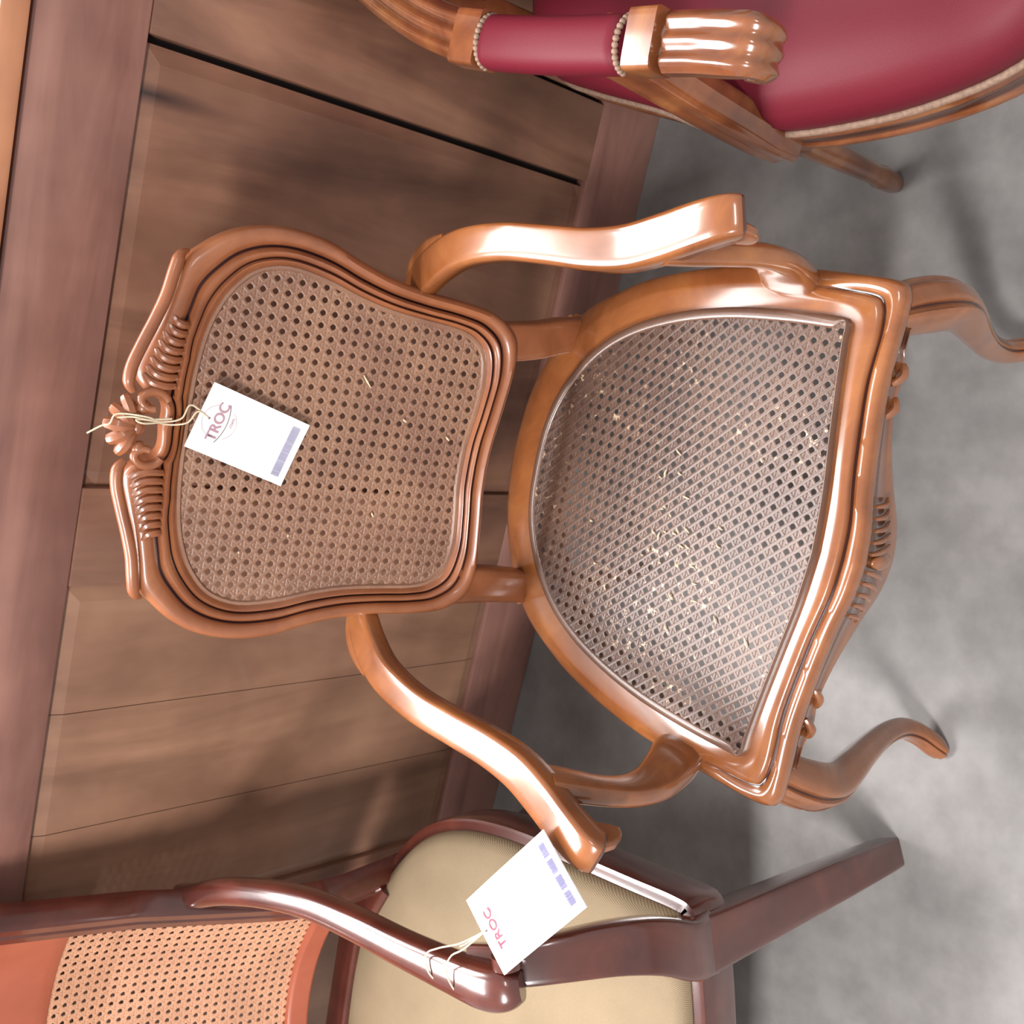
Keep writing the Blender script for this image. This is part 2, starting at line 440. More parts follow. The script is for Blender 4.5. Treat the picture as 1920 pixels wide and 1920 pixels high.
# crest ridge roll, ears, scrolls and shell
for s in (-1, 1):
    mb = MB()
    path = spline([bk(s * a, b, h) for a, b, h in [(.196, .522, .004), (.190, .531, .010), (.172, .536, .0145), (.145, .541, .016), (.118, .549, .016), (.092, .558, .016), (.066, .566, .0165), (.048, .567, .0165), (.038, .561, .015)]], 60)
    rr = [.0015 + .0055 * min(1, i / 10) for i in range(60)]
    for i in range(52, 60): rr[i] = .007 - (i - 51) * .0004
    mb.tube(path, rr, 12)
    mb.build('crest_roll', 'cherry_back', ch)
    mb = MB()
    for k in range(8):                    # gadroon leaves running from the scroll outwards
        u = .048 + k * .0098; L = .034 - k * .0022
        v0 = .5185 - k * .0009; top = v0 + L
        p = spline([bk(s * (u + .001), v0, .008), bk(s * u, v0 + L * .35, .0135), bk(s * (u + .0025), v0 + L * .75, .0135), bk(s * (u + .010), top, .011)], 12)
        mb.tube(p, [.0028 + .0022 * math.sin(math.pi * min(1, (i + 2) / 13)) for i in range(12)], 8)
    mb.build('carved_leaves', 'cherry_back', ch)
    mb = MB()                             # C scroll beside the pierced hole
    p = [bk(s * (.030 + .013 * math.cos(t) * (1 - i * .022)), .540 + .0165 * math.sin(t) * (1 - i * .022), .014 + i * .0003)
         for i, t in enumerate([R(-80 + k * 14) for k in range(21)])]
    mb.tube(p, [.0055 - abs(i - 8) * .00012 for i in range(21)], 10)
    mb.ball(bk(s * .0225, .548, .016), (.0085, .007, .0085))
    mb.build('scroll', 'cherry_back', ch)
mb = MB()
for k in range(-2, 3):
    a = R(k * 30); L = .030 - abs(k) * .002
    p0 = (.004 * k, .555); p = spline([bk(p0[0] + math.sin(a) * L * t, p0[1] + math.cos(a) * L * t, .006 + .010 * math.sin(math.pi * (.25 + t * .7))) for t in (0, .35, .7, 1)], 12)
    mb.tube(p, [.0040 + .0040 * math.sin(math.pi * (i + 2) / 15) for i in range(12)], 8)
mb.ball(bk(0, .552, .012), (.011, .008, .008))
mb.build('shell', 'cherry_back', ch)
# seat ------------------------------------------------------------
RIM = [(0, .026), (.06, .030), (.12, .038), (.18, .046), (.225, .051), (.250, .054), (.252, .075), (.250, .13), (.243, .20), (.229, .265), (.207, .325), (.178, .372), (.140, .408), (.095, .434), (.05, .447), (0, .450)]
OUTS = [(0, -.020), (.035, -.017), (.08, -.008), (.14, .000), (.20, .005), (.262, .004), (.290, .006), (.301, .022), (.302, .075), (.300, .14), (.294, .215), (.276, .300), (.248, .375), (.196, .450), (.10, .503), (0, .518)]
GRV = [(0, .001), (.04, .003), (.085, .011), (.13, .017), (.19, .023), (.245, .022), (.272, .027), (.281, .040), (.282, .082), (.280, .145), (.272, .210), (.254, .290), (.228, .357), (.180, .423), (.09, .47), (0, .485)]
NS = 120
rs, os_, gs = (sym([(a, b) for a, b, _ in halfs(h, NS)]) for h in (RIM, OUTS, GRV))
def lerp2(p, q, t): return (p[0] + (q[0] - p[0]) * t, p[1] + (q[1] - p[1]) * t)
def apron(x, y):
    if y < .06 and abs(x) < .262:
        return .334 + .055 * (1 - math.exp(-(abs(x) / .115) ** 2)) - .012 * math.exp(-((abs(x) - .205) / .02) ** 2)
    return .372
rows = []
def srow(fn): rows.append([fn(o, g, r) for o, g, r in zip(os_, gs, rs)])
def fr(o):                              # 1 along the front moulding, 0 at the plain sides
    t = max(0.0, min(1.0, (.13 - o[1]) / .09)); return t * t * (3 - 2 * t)
def zz(o, t, zf):                       # plain sides: one easy convex slope; front: moulded
    k = fr(o); return zf * k + (.421 + .0195 * (1 - (1 - t) ** 2.2)) * (1 - k)
srow(lambda o, g, r: (*lerp2(o, r, .75), .375))
srow(lambda o, g, r: (*lerp2(o, g, .9), apron(*o) + .002))
srow(lambda o, g, r: (*lerp2(o, g, .50), apron(*o)))
srow(lambda o, g, r: (*lerp2(o, g, .30), apron(*o) + .002))
srow(lambda o, g, r: (*lerp2(o, g, .22), apron(*o) + .007))
srow(lambda o, g, r: (*lerp2(o, g, .30), apron(*o) * .5 + .2))
srow(lambda o, g, r: (*lerp2(o, g, .25), .409))
srow(lambda o, g, r: (*lerp2(o, g, .03), .4145))
srow(lambda o, g, r: (*o, .420))
srow(lambda o, g, r: (*lerp2(o, g, .07), zz(o, .04, .428)))
srow(lambda o, g, r: (*lerp2(o, g, .30), zz(o, .17, .4345)))
srow(lambda o, g, r: (*lerp2(o, g, .62), zz(o, .35, .4355)))
srow(lambda o, g, r: (*lerp2(o, g, .85), zz(o, .48, .432)))
srow(lambda o, g, r: (*lerp2(o, g, .93), zz(o, .53, .4305)))
srow(lambda o, g, r: (*lerp2(o, g, 1.0), zz(o, .57, .4305)))
srow(lambda o, g, r: (*lerp2(g, r, .05), zz(o, .60, .4375)))
srow(lambda o, g, r: (*lerp2(g, r, .18), zz(o, .66, .4400)))
srow(lambda o, g, r: (*lerp2(g, r, .55), zz(o, .8, .4405)))
srow(lambda o, g, r: (*lerp2(g, r, 1.0), .4405))
srow(lambda o, g, r: (*lerp2(g, r, 1.05), .375))
mb = MB(); mb.grid(rows, closed_u=True, closed_v=True)
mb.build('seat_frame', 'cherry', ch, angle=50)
# raised rim round the caning
rp = rs[::2]
if sum(rp[i][0] * rp[(i + 1) % len(rp)][1] - rp[(i + 1) % len(rp)][0] * rp[i][1] for i in range(len(rp))) < 0: rp.reverse()
rows = []
def seatmap(u, v, h):                   # the caning sags a little
    r2 = (u / .25) ** 2 + ((v - .24) / .21) ** 2
    return (u, v, .4505 + h - .0012 * max(0, 1 - r2))
for d, z in ((-.001, .436), (-.001, .4455), (.0015, .4500), (.006, .4520), (.010, .4520), (.0125, .4512), (.0135, .448), (.0135, .438)):
    rows.append([(x, y, z) for x, y in rim_inset(rp, d)])
mb = MB(); mb.grid(rows, closed_u=True, closed_v=True); mb.build('seat_rim', 'rim', ch, angle=60)
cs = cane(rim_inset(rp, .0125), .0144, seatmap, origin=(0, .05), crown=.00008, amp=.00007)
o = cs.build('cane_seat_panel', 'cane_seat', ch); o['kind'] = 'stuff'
# frayed chips of cane lying up on the weave
mb = MB()
for k in range(34):
    u = random.gauss(-.02, .06); v = random.gauss(.20, .07); a = random.gauss(R(55), .5); L = random.uniform(.003, .011)
    if abs(u) > .2 or not .07 < v < .38: continue
    p = [seatmap(u + math.cos(a) * L * t, v + math.sin(a) * L * t, .0028 + .0012 * math.sin(math.pi * (t + .5))) for t in (-.5, 0, .5)]
    mb.tube(p, [.0004, .0011, .0004], 5)
o = mb.build('cane_splinters', plain('pale_split_cane', srgb(226, 200, 160), .5), ch); o['kind'] = 'stuff'
mb = MB()
for u, v, a, L in ((.085, .30, 40, .018), (.045, .245, 60, .006), (-.075, .265, 30, .006), (-.11, .365, 0, .003), (.03, .185, 50, .007), (-.135, .42, 20, .003)):
    p = [bk(u + math.cos(R(a)) * L * t, v + math.sin(R(a)) * L * t, .0035) for t in (-.5, 0, .5)]
    mb.tube(p, [.0005, .0013, .0005], 5)
o = mb.build('cane_splinters', plain('pale_split_cane_back', srgb(230, 206, 170), .5), ch); o['kind'] = 'stuff'
# carved leaf ornament on the front apron
mb = MB()
for s in (-1, 1):
    for k in range(5):
        x = .010 + k * .013
        def fy(xx):
            pts = [(0, -.020), (.035, -.017), (.08, -.008), (.14, 0), (.2, .005)]
            for (a, b), (c, d) in zip(pts, pts[1:]):
                if a <= xx <= c: return b + (d - b) * (xx - a) / (c - a)
            return .005
        p = spline([(s * x, fy(x) + .003, .404), (s * (x + .003), fy(x) + .001, .385), (s * (x + .010), fy(x + .01) + .002, .362 + k * .004)], 10)
        MB().tube(p, [.0014 + .0018 * math.sin(math.pi * (i + 1) / 11) for i in range(10)], 8).build('carved_leaf', 'cherry', ch)
    for x in (.168, .205):
        p = spline([(s * (x - .012), .010, .402), (s * x, .004, .392), (s * (x + .012), .009, .387)], 10)
        MB().tube(p, [.0015 + .0036 * math.sin(math.pi * (i + 1) / 11) for i in range(10)], 8).build('carved_bud', 'cherry', ch)
mb = MB(); mb.ball((0, -.015, .372), (.010, .006, .022)); mb.build('carved_boss', 'cherry', ch)
# legs
def cabriole(s, front=True):
    mb = MB()
    if front:
        st = [(.266, .034, .412, .050, .050), (.276, .026, .385, .056, .056), (.287, .012, .345, .056, .056), (.291, .006, .300, .048, .048), (.283, .010, .250, .041, .041), (.272, .019, .190, .034, .034),
              (.263, .026, .130, .029, .029), (.261, .026, .080, .027, .027), (.268, .017, .045, .029, .029), (.280, .002, .022, .033, .031), (.286, -.006, .010, .031, .028), (.287, -.007, .002, .024, .022)]
        dx, dy = s * .7, -.7
    else:
        st = [(.180, .455, .420, .040, .040), (.184, .462, .36, .040, .040), (.190, .475, .28, .036, .036), (.193, .492, .18, .031, .031), (.196, .520, .08, .027, .027), (.200, .545, .02, .026, .026), (.201, .552, .0, .024, .024)]
        dx, dy = s * .7, .7
    n = 44 if front else 24
    P = spline([(s * a, b, c) for a, b, c, _, _ in st], n); W = spline([(w, h, 0) for *_, w, h in st], n)
    # section: ridge on the outward corner with a bead each side
    sec = []
    for k in range(56):
        t = 2 * math.pi * k / 56
        r = .5 * (1 + .10 * math.cos(2 * t) * 0 - .24 * math.exp(-((abs((t + math.pi) % (2 * math.pi) - math.pi) - .60) / .12) ** 2))
        e = 3.0; c, q = math.cos(t), math.sin(t)
        rr = r / ((abs(c) ** e + abs(q) ** e) ** (1 / e)) * .98
        sec.append((c * rr, q * rr))
    rows = []
    d = Vector((dx, dy, 0)).normalized(); e2 = Vector((-d.y, d.x, 0))
    for p, w in zip(P, W):
        rows.append([p + d * a * w.x * 1.1 + e2 * b * w.y for a, b in sec])
    mb.grid(rows, closed_u=True, cap=True)
    return mb
for s in (-1, 1):
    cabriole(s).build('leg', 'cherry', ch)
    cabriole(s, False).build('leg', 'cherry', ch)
    # short stile linking the back frame to the seat
    pth = spline([(s * .158 + UO, BY + .135 * sl + .006, BZ + .135 * cl), (s * .163 + UO * .5, .448, .50), (s * .172, .448, .445), (s * .178, .450, .40)], 14)
    MB().sweep(pth, rrect(16, 5), [(.050 - .006 * (i / 13), .030) for i in range(14)], up=(0, -1, 0)).build('back_stile', 'cherry_back', ch)
# arms
armsec = [(-.5, -.35), (-.5, .15), (-.485, .33), (-.44, .45), (-.37, .485), (-.18, .497), (0, .5), (.18, .497), (.37, .485), (.44, .45), (.485, .33), (.5, .15), (.5, -.35), (.40, -.48), (.2, -.5), (-.2, -.5), (-.40, -.48)]
for s in (-1, 1):
    st = [(.198, .512, .655, .030, .020), (.212, .492, .662, .040, .024), (.236, .458, .671, .044, .026), (.257, .415, .676, .043, .026), (.270, .355, .675, .041, .026), (.274, .290, .669, .041, .027), (.276, .240, .664, .043, .028),
          (.283, .195, .660, .046, .029), (.296, .155, .660, .047, .030), (.310, .118, .662, .046, .031), (.319, .094, .661, .044, .033), (.323, .082, .658, .042, .034), (.325, .076, .654, .039, .031)]
    n = 60
    P = spline([(s * a + UO, b, c) for a, b, c, _, _ in st], n); W = spline([(w, h, 0) for *_, w, h in st], n)
    mb = MB(); mb.sweep(P, armsec, [(w.x, w.y) for w in W])
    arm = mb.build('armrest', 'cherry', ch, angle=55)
    tipd = (P[-1] - P[-4]).normalized()
    MB().sweep([P[-1] - tipd * .001, P[-1] + tipd * .0022, P[-1] + tipd * .0035], armsec, [(.0395, .0315), (.0375, .0295), (.031, .023)]).build('end_face', 'cherry_dark', arm, angle=60)['label'] = 'dark end face'
    mb = MB()      # the scrolled end under the hand and the carved leaf at the back joint
    p = [(s * .312 + UO + s * .004 * math.sin(t), .098 + .016 * math.cos(t), .643 + .014 * math.sin(t)) for t in [R(20 * k) for k in range(-2, 13)]]
    mb.sweep(p, rrect(14, 4), (.036, .012), up=(s, .2, 0)); mb.build('hand_scroll', 'cherry', arm)
    mb = MB()
    p = spline([(s * .204 + UO, .520, .660), (s * .228 + UO, .503, .671), (s * .250 + UO, .478, .678), (s * .266 + UO, .446, .683)], 16)
    mb.sweep(p, rrect(12, 3), [(.005 + .014 * math.sin(math.pi * (i + 1.2) / 17), .005) for i in range(16)]); mb.build('carved_leaf', 'cherry', arm)
    st = [(.286, .140, .418, .030, .060), (.289, .138, .440, .033, .064), (.296, .128, .470, .032, .060), (.303, .120, .510, .029, .052), (.304, .122, .550, .027, .048), (.299, .132, .590, .027, .048), (.293, .150, .625, .028, .056), (.288, .165, .650, .026, .060)]
    n = 34
    P = spline([(s * (a - .004) + UO * (c - .41) / .24, b, c) for a, b, c, _, _ in st], n); W = spline([(w, h, 0) for *_, w, h in st], n)
    MB().sweep(P, rrect(18, 3.2), [(w.y, w.x) for w in W], up=(s, 0, 0.1)).build('arm_support', 'cherry', ch)

# ================================================================== price tags
def text_mesh(txt, size, fn, mat, parent, name='lettering', bold=0.0):
    cu = bpy.data.curves.new('lettering', 'FONT'); cu.body = txt; cu.size = size; cu.align_x = 'CENTER'; cu.align_y = 'CENTER'; cu.offset = bold
    to = bpy.data.objects.new('lettering_tmp', cu); COL.objects.link(to)
    bpy.context.view_layer.update()
    me = bpy.data.meshes.new_from_object(to.evaluated_get(bpy.context.evaluated_depsgraph_get()))
    bpy.data.objects.remove(to)
    for v in me.vertices: v.co = Vector(fn(v.co.x, v.co.y, .0010))
    me.name = name; me.materials.clear(); me.materials.append(M[mat])
    o = bpy.data.objects.new(name, me); COL.objects.link(o); o.parent = parent
    return o
def arc_strip(mb, fn, c, r, a0, a1, w, n=24, ell=1.0):
    rows = []
    for i in range(n + 1):
        t = R(a0 + (a1 - a0) * i / n)
        rows.append([fn(c[0] + math.cos(t) * (r + k), c[1] + math.sin(t) * (r + k) * ell, .0010) for k in (-w / 2, w / 2)])
    mb.grid(rows)
def bar(mb, fn, x0, x1, y0, y1, h=.0010):
    mb.grid([[fn(x0, y0, h), fn(x1, y0, h)], [fn(x0, y1, h), fn(x1, y1, h)]])
def price_tag(label, loc, ex, ey, W, H, bend, hole, strings, barmat, groups, extra, red='red_ink', line='ink'):
    """ex: across the card, ey: up the card (towards the logo). Card centre at loc."""
    ex, ey = Vector(ex).normalized(), Vector(ey).normalized(); ez = ex.cross(ey).normalized(); ey = ez.cross(ex)
    L = Vector(loc)
    t = thing('price_tag', label, 'price tag', loc, 0, 'white price tags tied to the chairs')
    def fn(x, y, h=0):
        h = h * 1.7
        k = bend * max(0, y - .01) ** 2 * 10 + bend * .6 * x * x * 10
        return ex * x + ey * y + ez * (h + k)
    mb = MB(); nx, ny = 24, 40
    g = lambda h: [[fn(-W / 2 + W * i / nx, -H / 2 + H * j / ny, h) for i in range(nx + 1)] for j in range(ny + 1)]
    mb.grid(g(.0004)); mb.grid(g(-.0004))
    edge = [(-W / 2 + W * i / nx, -H / 2) for i in range(nx)] + [(W / 2, -H / 2 + H * j / ny) for j in range(ny)] + [(W / 2 - W * i / nx, H / 2) for i in range(nx)] + [(-W / 2, H / 2 - H * j / ny) for j in range(ny)]
    mb.grid([[fn(x, y, .0004) for x, y in edge], [fn(x, y, -.0004) for x, y in edge]], closed_u=True)
    mb.build('card', 'card', t, angle=30)
    cy = H / 2 - .024
    f2 = lambda x, y, h: fn(x, y + cy + .001, h)
    text_mesh('TROC', .0165, f2, red, t, bold=.0003)
    mb = MB(); arc_strip(mb, fn, (0, cy), .0195, 20, 160, .0004); arc_strip(mb, fn, (0, cy), .0195, 215, 325, .0004)
    mb.build('logo_ring', red, t, False)
    mb = MB(); arc_strip(mb, fn, (0, cy + .045), .054, 245, 295, .0010); mb.build('logo_swash', line, t, False)
    text_mesh('.com', .0065, lambda x, y, h: fn(x + .004, y + cy - .0135, h), red, t)
    mb = MB()
    bw = W * .78; gap = bw * .035
    gw = (bw - gap * (groups - 1)) / groups
    for q in range(groups):
        x = -bw / 2 + q * (gw + gap); xe = x + gw; y0, y1 = -H / 2 + .008, -H / 2 + .018
        while x < xe:
            w = random.choice((.0005, .0008, .0012, .0016)); w = min(w, xe - x); bar(mb, fn, x, x + w, y0, y1); x += w + random.choice((.0002, .0003))
    mb.build('barcode', barmat, t, False)
    if extra:
        mb = MB()
        for k, (yy, ww) in enumerate(((-.004, .55), (-.0085, .62), (-.0125, .5), (-.019, .3))):
            x = -W * ww / 2
            while x < W * ww / 2:
                w = random.uniform(.001, .003); bar(mb, fn, x, x + w, yy, yy + .0009); x += w + .0014
        mb.build('small_print', barmat, t, False)
    mb = MB(); mb.ball(fn(hole[0], hole[1], .0006), (.0014, .0014, .0014)); mb.build('eyelet', 'ink', t)
    for pts in strings:
        q = spline([Vector(p) - L for p in pts], 12 * len(pts))
        MB().tube(q, .0010, 6).build('string', 'string', t)
    return t, fn
rotm = Matrix.Rotation(PSI, 3, 'Z')
def cw(p): return Vector(ORG) + rotm @ Vector(p)                  # chair local -> world
def bw_(u, v, h): return cw((u, BY + v * sl - h * cl, BZ + v * cl + h * sl))   # un-shifted back plane
# tag on the back: corners measured on the back plane
c1, c2, c3, c4 = bw_(.0521, .4795, .015), bw_(.0185, .3617, .010), bw_(-.0535, .385, .010), bw_(-.0262, .5017, .015)
ctr = (c1 + c2 + c3 + c4) / 4
H1 = ((c1 - c2).length + (c4 - c3).length) / 2; W1 = ((c1 - c4).length + (c2 - c3).length) / 2
hole_w = bw_(.012, .4786, .0165)
up1 = (c1 + c4) - (c2 + c3); rt1 = (c1 + c2) - (c4 + c3)
e1, e2 = rt1.normalized(), up1.normalized()
hl = ((hole_w - ctr).dot(e1), (hole_w - ctr).dot(e2))
price_tag('white price tag tied to the carved crest of the caned back', ctr, rt1, up1, W1, H1, .08, hl,
          [[hole_w, bw_(.024, .500, .018), bw_(.008, .508, .018), bw_(.002, .525, .018), bw_(.003, .545, .026), bw_(.004, .560, .024), bw_(.001, .575, .022)],
           [hole_w, bw_(.018, .492, .019), bw_(.004, .502, .019), bw_(-.001, .524, .016), bw_(.006, .545, .026), bw_(.005, .575, .022), bw_(-.006, .582, .024), bw_(-.010, .590, .022), bw_(-.020, .603, .020)],
           [bw_(.006, .518, .017), bw_(.004, .536, .022), bw_(.002, .556, .028), bw_(-.001, .548, .028), bw_(.001, .53, .020)]],
          'bar_ink', 1, False)

# ================================================================== crimson leather armchair (right of the main one)
O2 = (.74, .62, 0); YAW2 = R(-10)
c2h = thing('leather_armchair', 'crimson leather armchair with reeded wooden arms, cut off at the top right', 'chair', O2, YAW2)
r2m = Matrix.Rotation(YAW2, 3, 'Z')
def l2(p): return r2m.inverted() @ (Vector(p) - Vector(O2))
SE = [(0, -.375), (.10, -.368), (.19, -.340), (.252, -.285), (.288, -.19), (.305, -.08), (.306, 0), (.295, .08), (.268, .16), (.238, .27), (.215, .33), (.165, .365), (.085, .378), (0, .38)]
sh = sym([(a, b) for a, b, _ in halfs(SE, 60)])
def loopz(d, z): return [(x * (1 - d / .30), (y - .02) * (1 - d / .38) + .02, z) for x, y in sh]
mb = MB()
mb.grid([loopz(.05, .335), loopz(.012, .335), loopz(.004, .337), loopz(0, .345), loopz(.002, .352), loopz(.005, .355), loopz(.005, .378), loopz(.001, .382), loopz(.002, .392), loopz(.008, .397), loopz(.05, .397)], closed_u=True, closed_v=True)
mb.build('seat_rail', 'walnut', c2h, angle=50)
mb = MB()
mb.grid([loopz(.010, .395), loopz(.004, .408), loopz(.003, .428), loopz(.010, .448), loopz(.03, .466), loopz(.07, .482), loopz(.13, .492), loopz(.20, .497), loopz(.27, .499), loopz(.296, .4992)], closed_u=True, cap=True)
mb.build('seat_cushion', 'leather', c2h, angle=0)
mb = MB()
N2 = 260; big = sym([(a, b) for a, b, _ in halfs(SE, N2 // 2)])
rows = []
for k in range(8):
    t = 2 * math.pi * k / 8
    rows.append([(x * (1 - (.003 - .0045 * math.cos(t)) / .30), (y - .02) * (1 - (.003 - .0045 * math.cos(t)) / .38) + .02, .401 + (.0045 + .0012 * (i % 2)) * math.sin(t)) for i, (x, y) in enumerate(big)])
mb.grid(rows, closed_u=True, closed_v=True); mb.build('braid_trim', 'braid', c2h, angle=0)
for (x, y) in ((-.275, .030), (.275, .030), (0, -.335), (0, .35)):
    mb = MB(); P = [(x, y, .345 - .345 * i / 20) for i in range(21)]
    rr = [.027 if i < 2 else (.020 if i == 2 else (.026 if i == 3 else .0245 - .00062 * i)) for i in range(21)]
    rr[-4] = .017; rr[-3] = .0165; rr[-2] = .0155; rr[-1] = .013
    n = 24; rows = [[(px + math.cos(2 * math.pi * k / n) * r * (1 - .05 * (k % 2)), py + math.sin(2 * math.pi * k / n) * r * (1 - .05 * (k % 2)), pz) for k in range(n)] for (px, py, pz), r in zip(P, rr)]
    mb.grid(rows, closed_u=True, cap=True); mb.build('leg', 'walnut', c2h)
reed = []
for k in range(48):                       # reeded section: three ribs on top
    a = -.5 + k / 47.0
    reed.append((a, .5 * (1 - (abs(a) * 2) ** 6 * .5) - .13 * (0.5 + 0.5 * math.cos(2 * math.pi * (a + .5) * 3))))
reed += [(.5, -.1), (.5, -.4), (.42, -.5), (-.42, -.5), (-.5, -.4), (-.5, -.1)]
armw = [(.705, 1.062, .83), (.690, 1.060, .785), (.668, 1.053, .738), (.640, 1.036, .706), (.602, .997, .690), (.567, .951, .685), (.541, .908, .684), (.528, .884, .684)]
for s in (-1, 1):
    def a2(p):                            # measured on the near (left) arm, mirrored for the other
        q = l2(p); return Vector((-q.x if s > 0 else q.x, q.y, q.z))
    P = spline([a2(p) for p in armw], 30)
    mb = MB(); mb.sweep(P, reed, [(.054, .030)] * 30); arm = mb.build('armrest', 'walnut', c2h, angle=35)
    def cross(pa, pb, w, h, name, mat, sec=None, n=6, par=None, ang=35):
        P = spline([a2(pa), a2(pb)], n); mb = MB(); mb.sweep(P, sec or rrect(20, 8), [(w, h)] * n); return mb.build(name, mat, par or arm, angle=ang)
    cross((.529, .888, .684), (.5150, .851, .684), .060, .040, 'collar', 'walnut', n=3)
    cross((.520, .862, .676), (.437, .580, .667), .040, .026, 'arm_core', 'walnut')
    # padded leather with pinched ends
    P = spline([a2(p) for p in [(.5115, .846, .686), (.497, .805, .688), (.4805, .752, .687), (.468, .705, .684), (.4575, .663, .681)]], 30)
    sz = []
    for i in range(30):
        t = i / 29; k = min(1, math.sin(math.pi * min(.5, t * 6 + .04)) , math.sin(math.pi * min(.5, (1 - t) * 6 + .04)))
        sz.append((.046 + .011 * k, .026 + .020 * k))
    mb = MB(); mb.sweep(P, rrect(28, 2.6), sz); mb.build('arm_pad', 'leather', c2h, angle=0)
    for pa in ((.5120, .8465, .686), (.4580, .6620, .680)):
        c = a2(pa); mb = MB()
        dirn = (a2((.4580, .6620, .68)) - a2((.5120, .8465, .686))).normalized(); sd = dirn.cross(Vector((0, 0, 1)))
        for k in range(15):
            a = math.pi * k / 14; mb.ball(c + sd * math.cos(a) * .027 + Vector((0, 0, 1)) * (math.sin(a) * .021), .0036, 8)
        mb.build('braid', 'braid', c2h)
    cross((.4575, .654, .678), (.4500, .622, .677), .060, .042, 'collar', 'walnut', n=3)
    # reeded scroll: rolls over and under at the front
    pth = [a2((.4480, .617, .676)), a2((.4425, .596, .6755)), a2((.4365, .575, .675)), a2((.4300, .554, .673))]
    c0 = a2((.4270, .544, .652)); dr = (a2((.4300, .554, .673)) - a2((.4425, .596, .6755))); dr.z = 0; dr.normalize()
    pth = spline(pth, 12) + [c0 + dr * (.021 * math.sin(t)) + Vector((0, 0, .021 * math.cos(t))) for t in [R(12 + 18 * k) for k in range(12)]]
    ups = []
    for i, q in enumerate(pth):
        ups.append((0, 0, 1) if i < 12 else tuple((q - c0).normalized()))
    mb = MB(); mb.sweep(pth, reed, [(.058, .026)] * 12 + [(.058 - .0012 * k, .022) for k in range(12)], up=ups)
    mb.build('arm_scroll', 'walnut', arm, angle=35)
    # support, sweeping back and down to the seat rail above the side leg
    st = [(.488, .725, .660), (.483, .715, .62), (.472, .705, .56), (.458, .692, .50), (.446, .680, .44), (.440, .673, .40), (.441, .672, .36)]
    P = spline([a2(p) for p in st], 24)
    fl3 = []
    for k in range(30):
        t = 2 * math.pi * k / 30; e = 4; c, q = math.cos(t), math.sin(t); r = .5 / ((abs(c) ** e + abs(q) ** e) ** (1 / e)) * (1 - .10 * abs(math.sin(3 * t)))
        fl3.append((c * r, q * r))
    MB().sweep(P, fl3, [(.085 - .0016 * i, .046) for i in range(24)], up=(1, 0, 0)).build('arm_support', 'walnut', c2h, angle=40)
    st = [(.15, .375, .36), (.15, .385, .46), (.15, .39, .60), (.15, .395, .78), (.15, .40, .93)]
    MB().sweep(spline([(s * a, b, c) for a, b, c in st], 16), rrect(14, 5), (.04, .035), up=(0, -1, 0)).build('back_post', 'walnut', c2h)
rows = []
for k in range(13):
    a = -1 + k / 6.0; x = a * .145; dy = -.02 * a * a
    rows.append([(x, yq, zq) for yq, zq in ((.372, .52), (.366, .56), (.366, .68), (.368, .80), (.374, .92), (.412, .92), (.412, .80), (.408, .68), (.405, .56), (.40, .52))])
mb = MB(); mb.grid(rows, closed_u=True, cap=True); mb.build('back_pad', 'leather', c2h, angle=0)
MB().sweep(spline([(-.165, .40, .92), (-.10, .405, .955), (0, .41, .965), (.10, .405, .955), (.165, .40, .92)], 20), rrect(14, 4), (.035, .035)).build('top_rail', 'walnut', c2h)

# ================================================================== mahogany barrel chair (bottom left of the photo)
O3 = (-.80, 1.10, 0)
c3h = thing('barrel_armchair', 'dark mahogany armchair with curved caned back and beige linen seat, at the bottom left', 'chair', O3, 0)
def l3(p): return Vector(p) - Vector(O3)
XC, RB, YC, KB = -.02, .33, .30, .35
def bs(a, z, h=0):                        # back surface: a = arc, h = towards the sitter
    f = a / RB
    return Vector((XC + (RB - h) * math.sin(f) * (1 + .5 * max(0, z - .60)), YC - RB + (RB - h) * math.cos(f) + KB * (min(z, .80) - .46) + .12 * max(0, z - .80), z))
# seat outline in chair local (right half measured)
S3 = [(0, -.356), (.10, -.356), (.20, -.352), (.275, -.345), (.312, -.338), (.322, -.318), (.330, -.25), (.345, -.12), (.352, -.02), (.345, .06), (.318, .13), (.262, .195), (.18, .255), (.09, .298), (0, .312)]
s3 = sym([(a, b) for a, b, _ in halfs(S3, 70)])
def lp3(d, z): 
    out = []
    n = len(s3)
    for i, (x, y) in enumerate(s3):
        tx, ty = s3[(i + 1) % n][0] - s3[i - 1][0], s3[(i + 1) % n][1] - s3[i - 1][1]
        L = math.hypot(tx, ty); out.append((x - ty / L * d, y + tx / L * d, z))
    return out
mb = MB()
mb.grid([lp3(.0, .365), lp3(-.010, .366), lp3(-.012, .372), lp3(-.012, .425), lp3(-.010, .432), lp3(-.004, .4335), lp3(.03, .4335), lp3(.03, .366)], closed_u=True, closed_v=True)
mb.build('seat_rail', 'mahogany', c3h, angle=40)
mb = MB()
cx, cy3 = 0, -.03
def dome(k, z): return [(cx + (x - cx) * k, cy3 + (y - cy3) * k, z) for x, y, _ in lp3(.006, 0)]
mb.grid([dome(1.0, .430), dome(1.0, .436), dome(.985, .447), dome(.95, .455), dome(.88, .461), dome(.75, .465), dome(.5, .469), dome(.2, .471), dome(.03, .471)], closed_u=True, cap=True)
mb.build('seat_cushion', 'linen', c3h, angle=0)
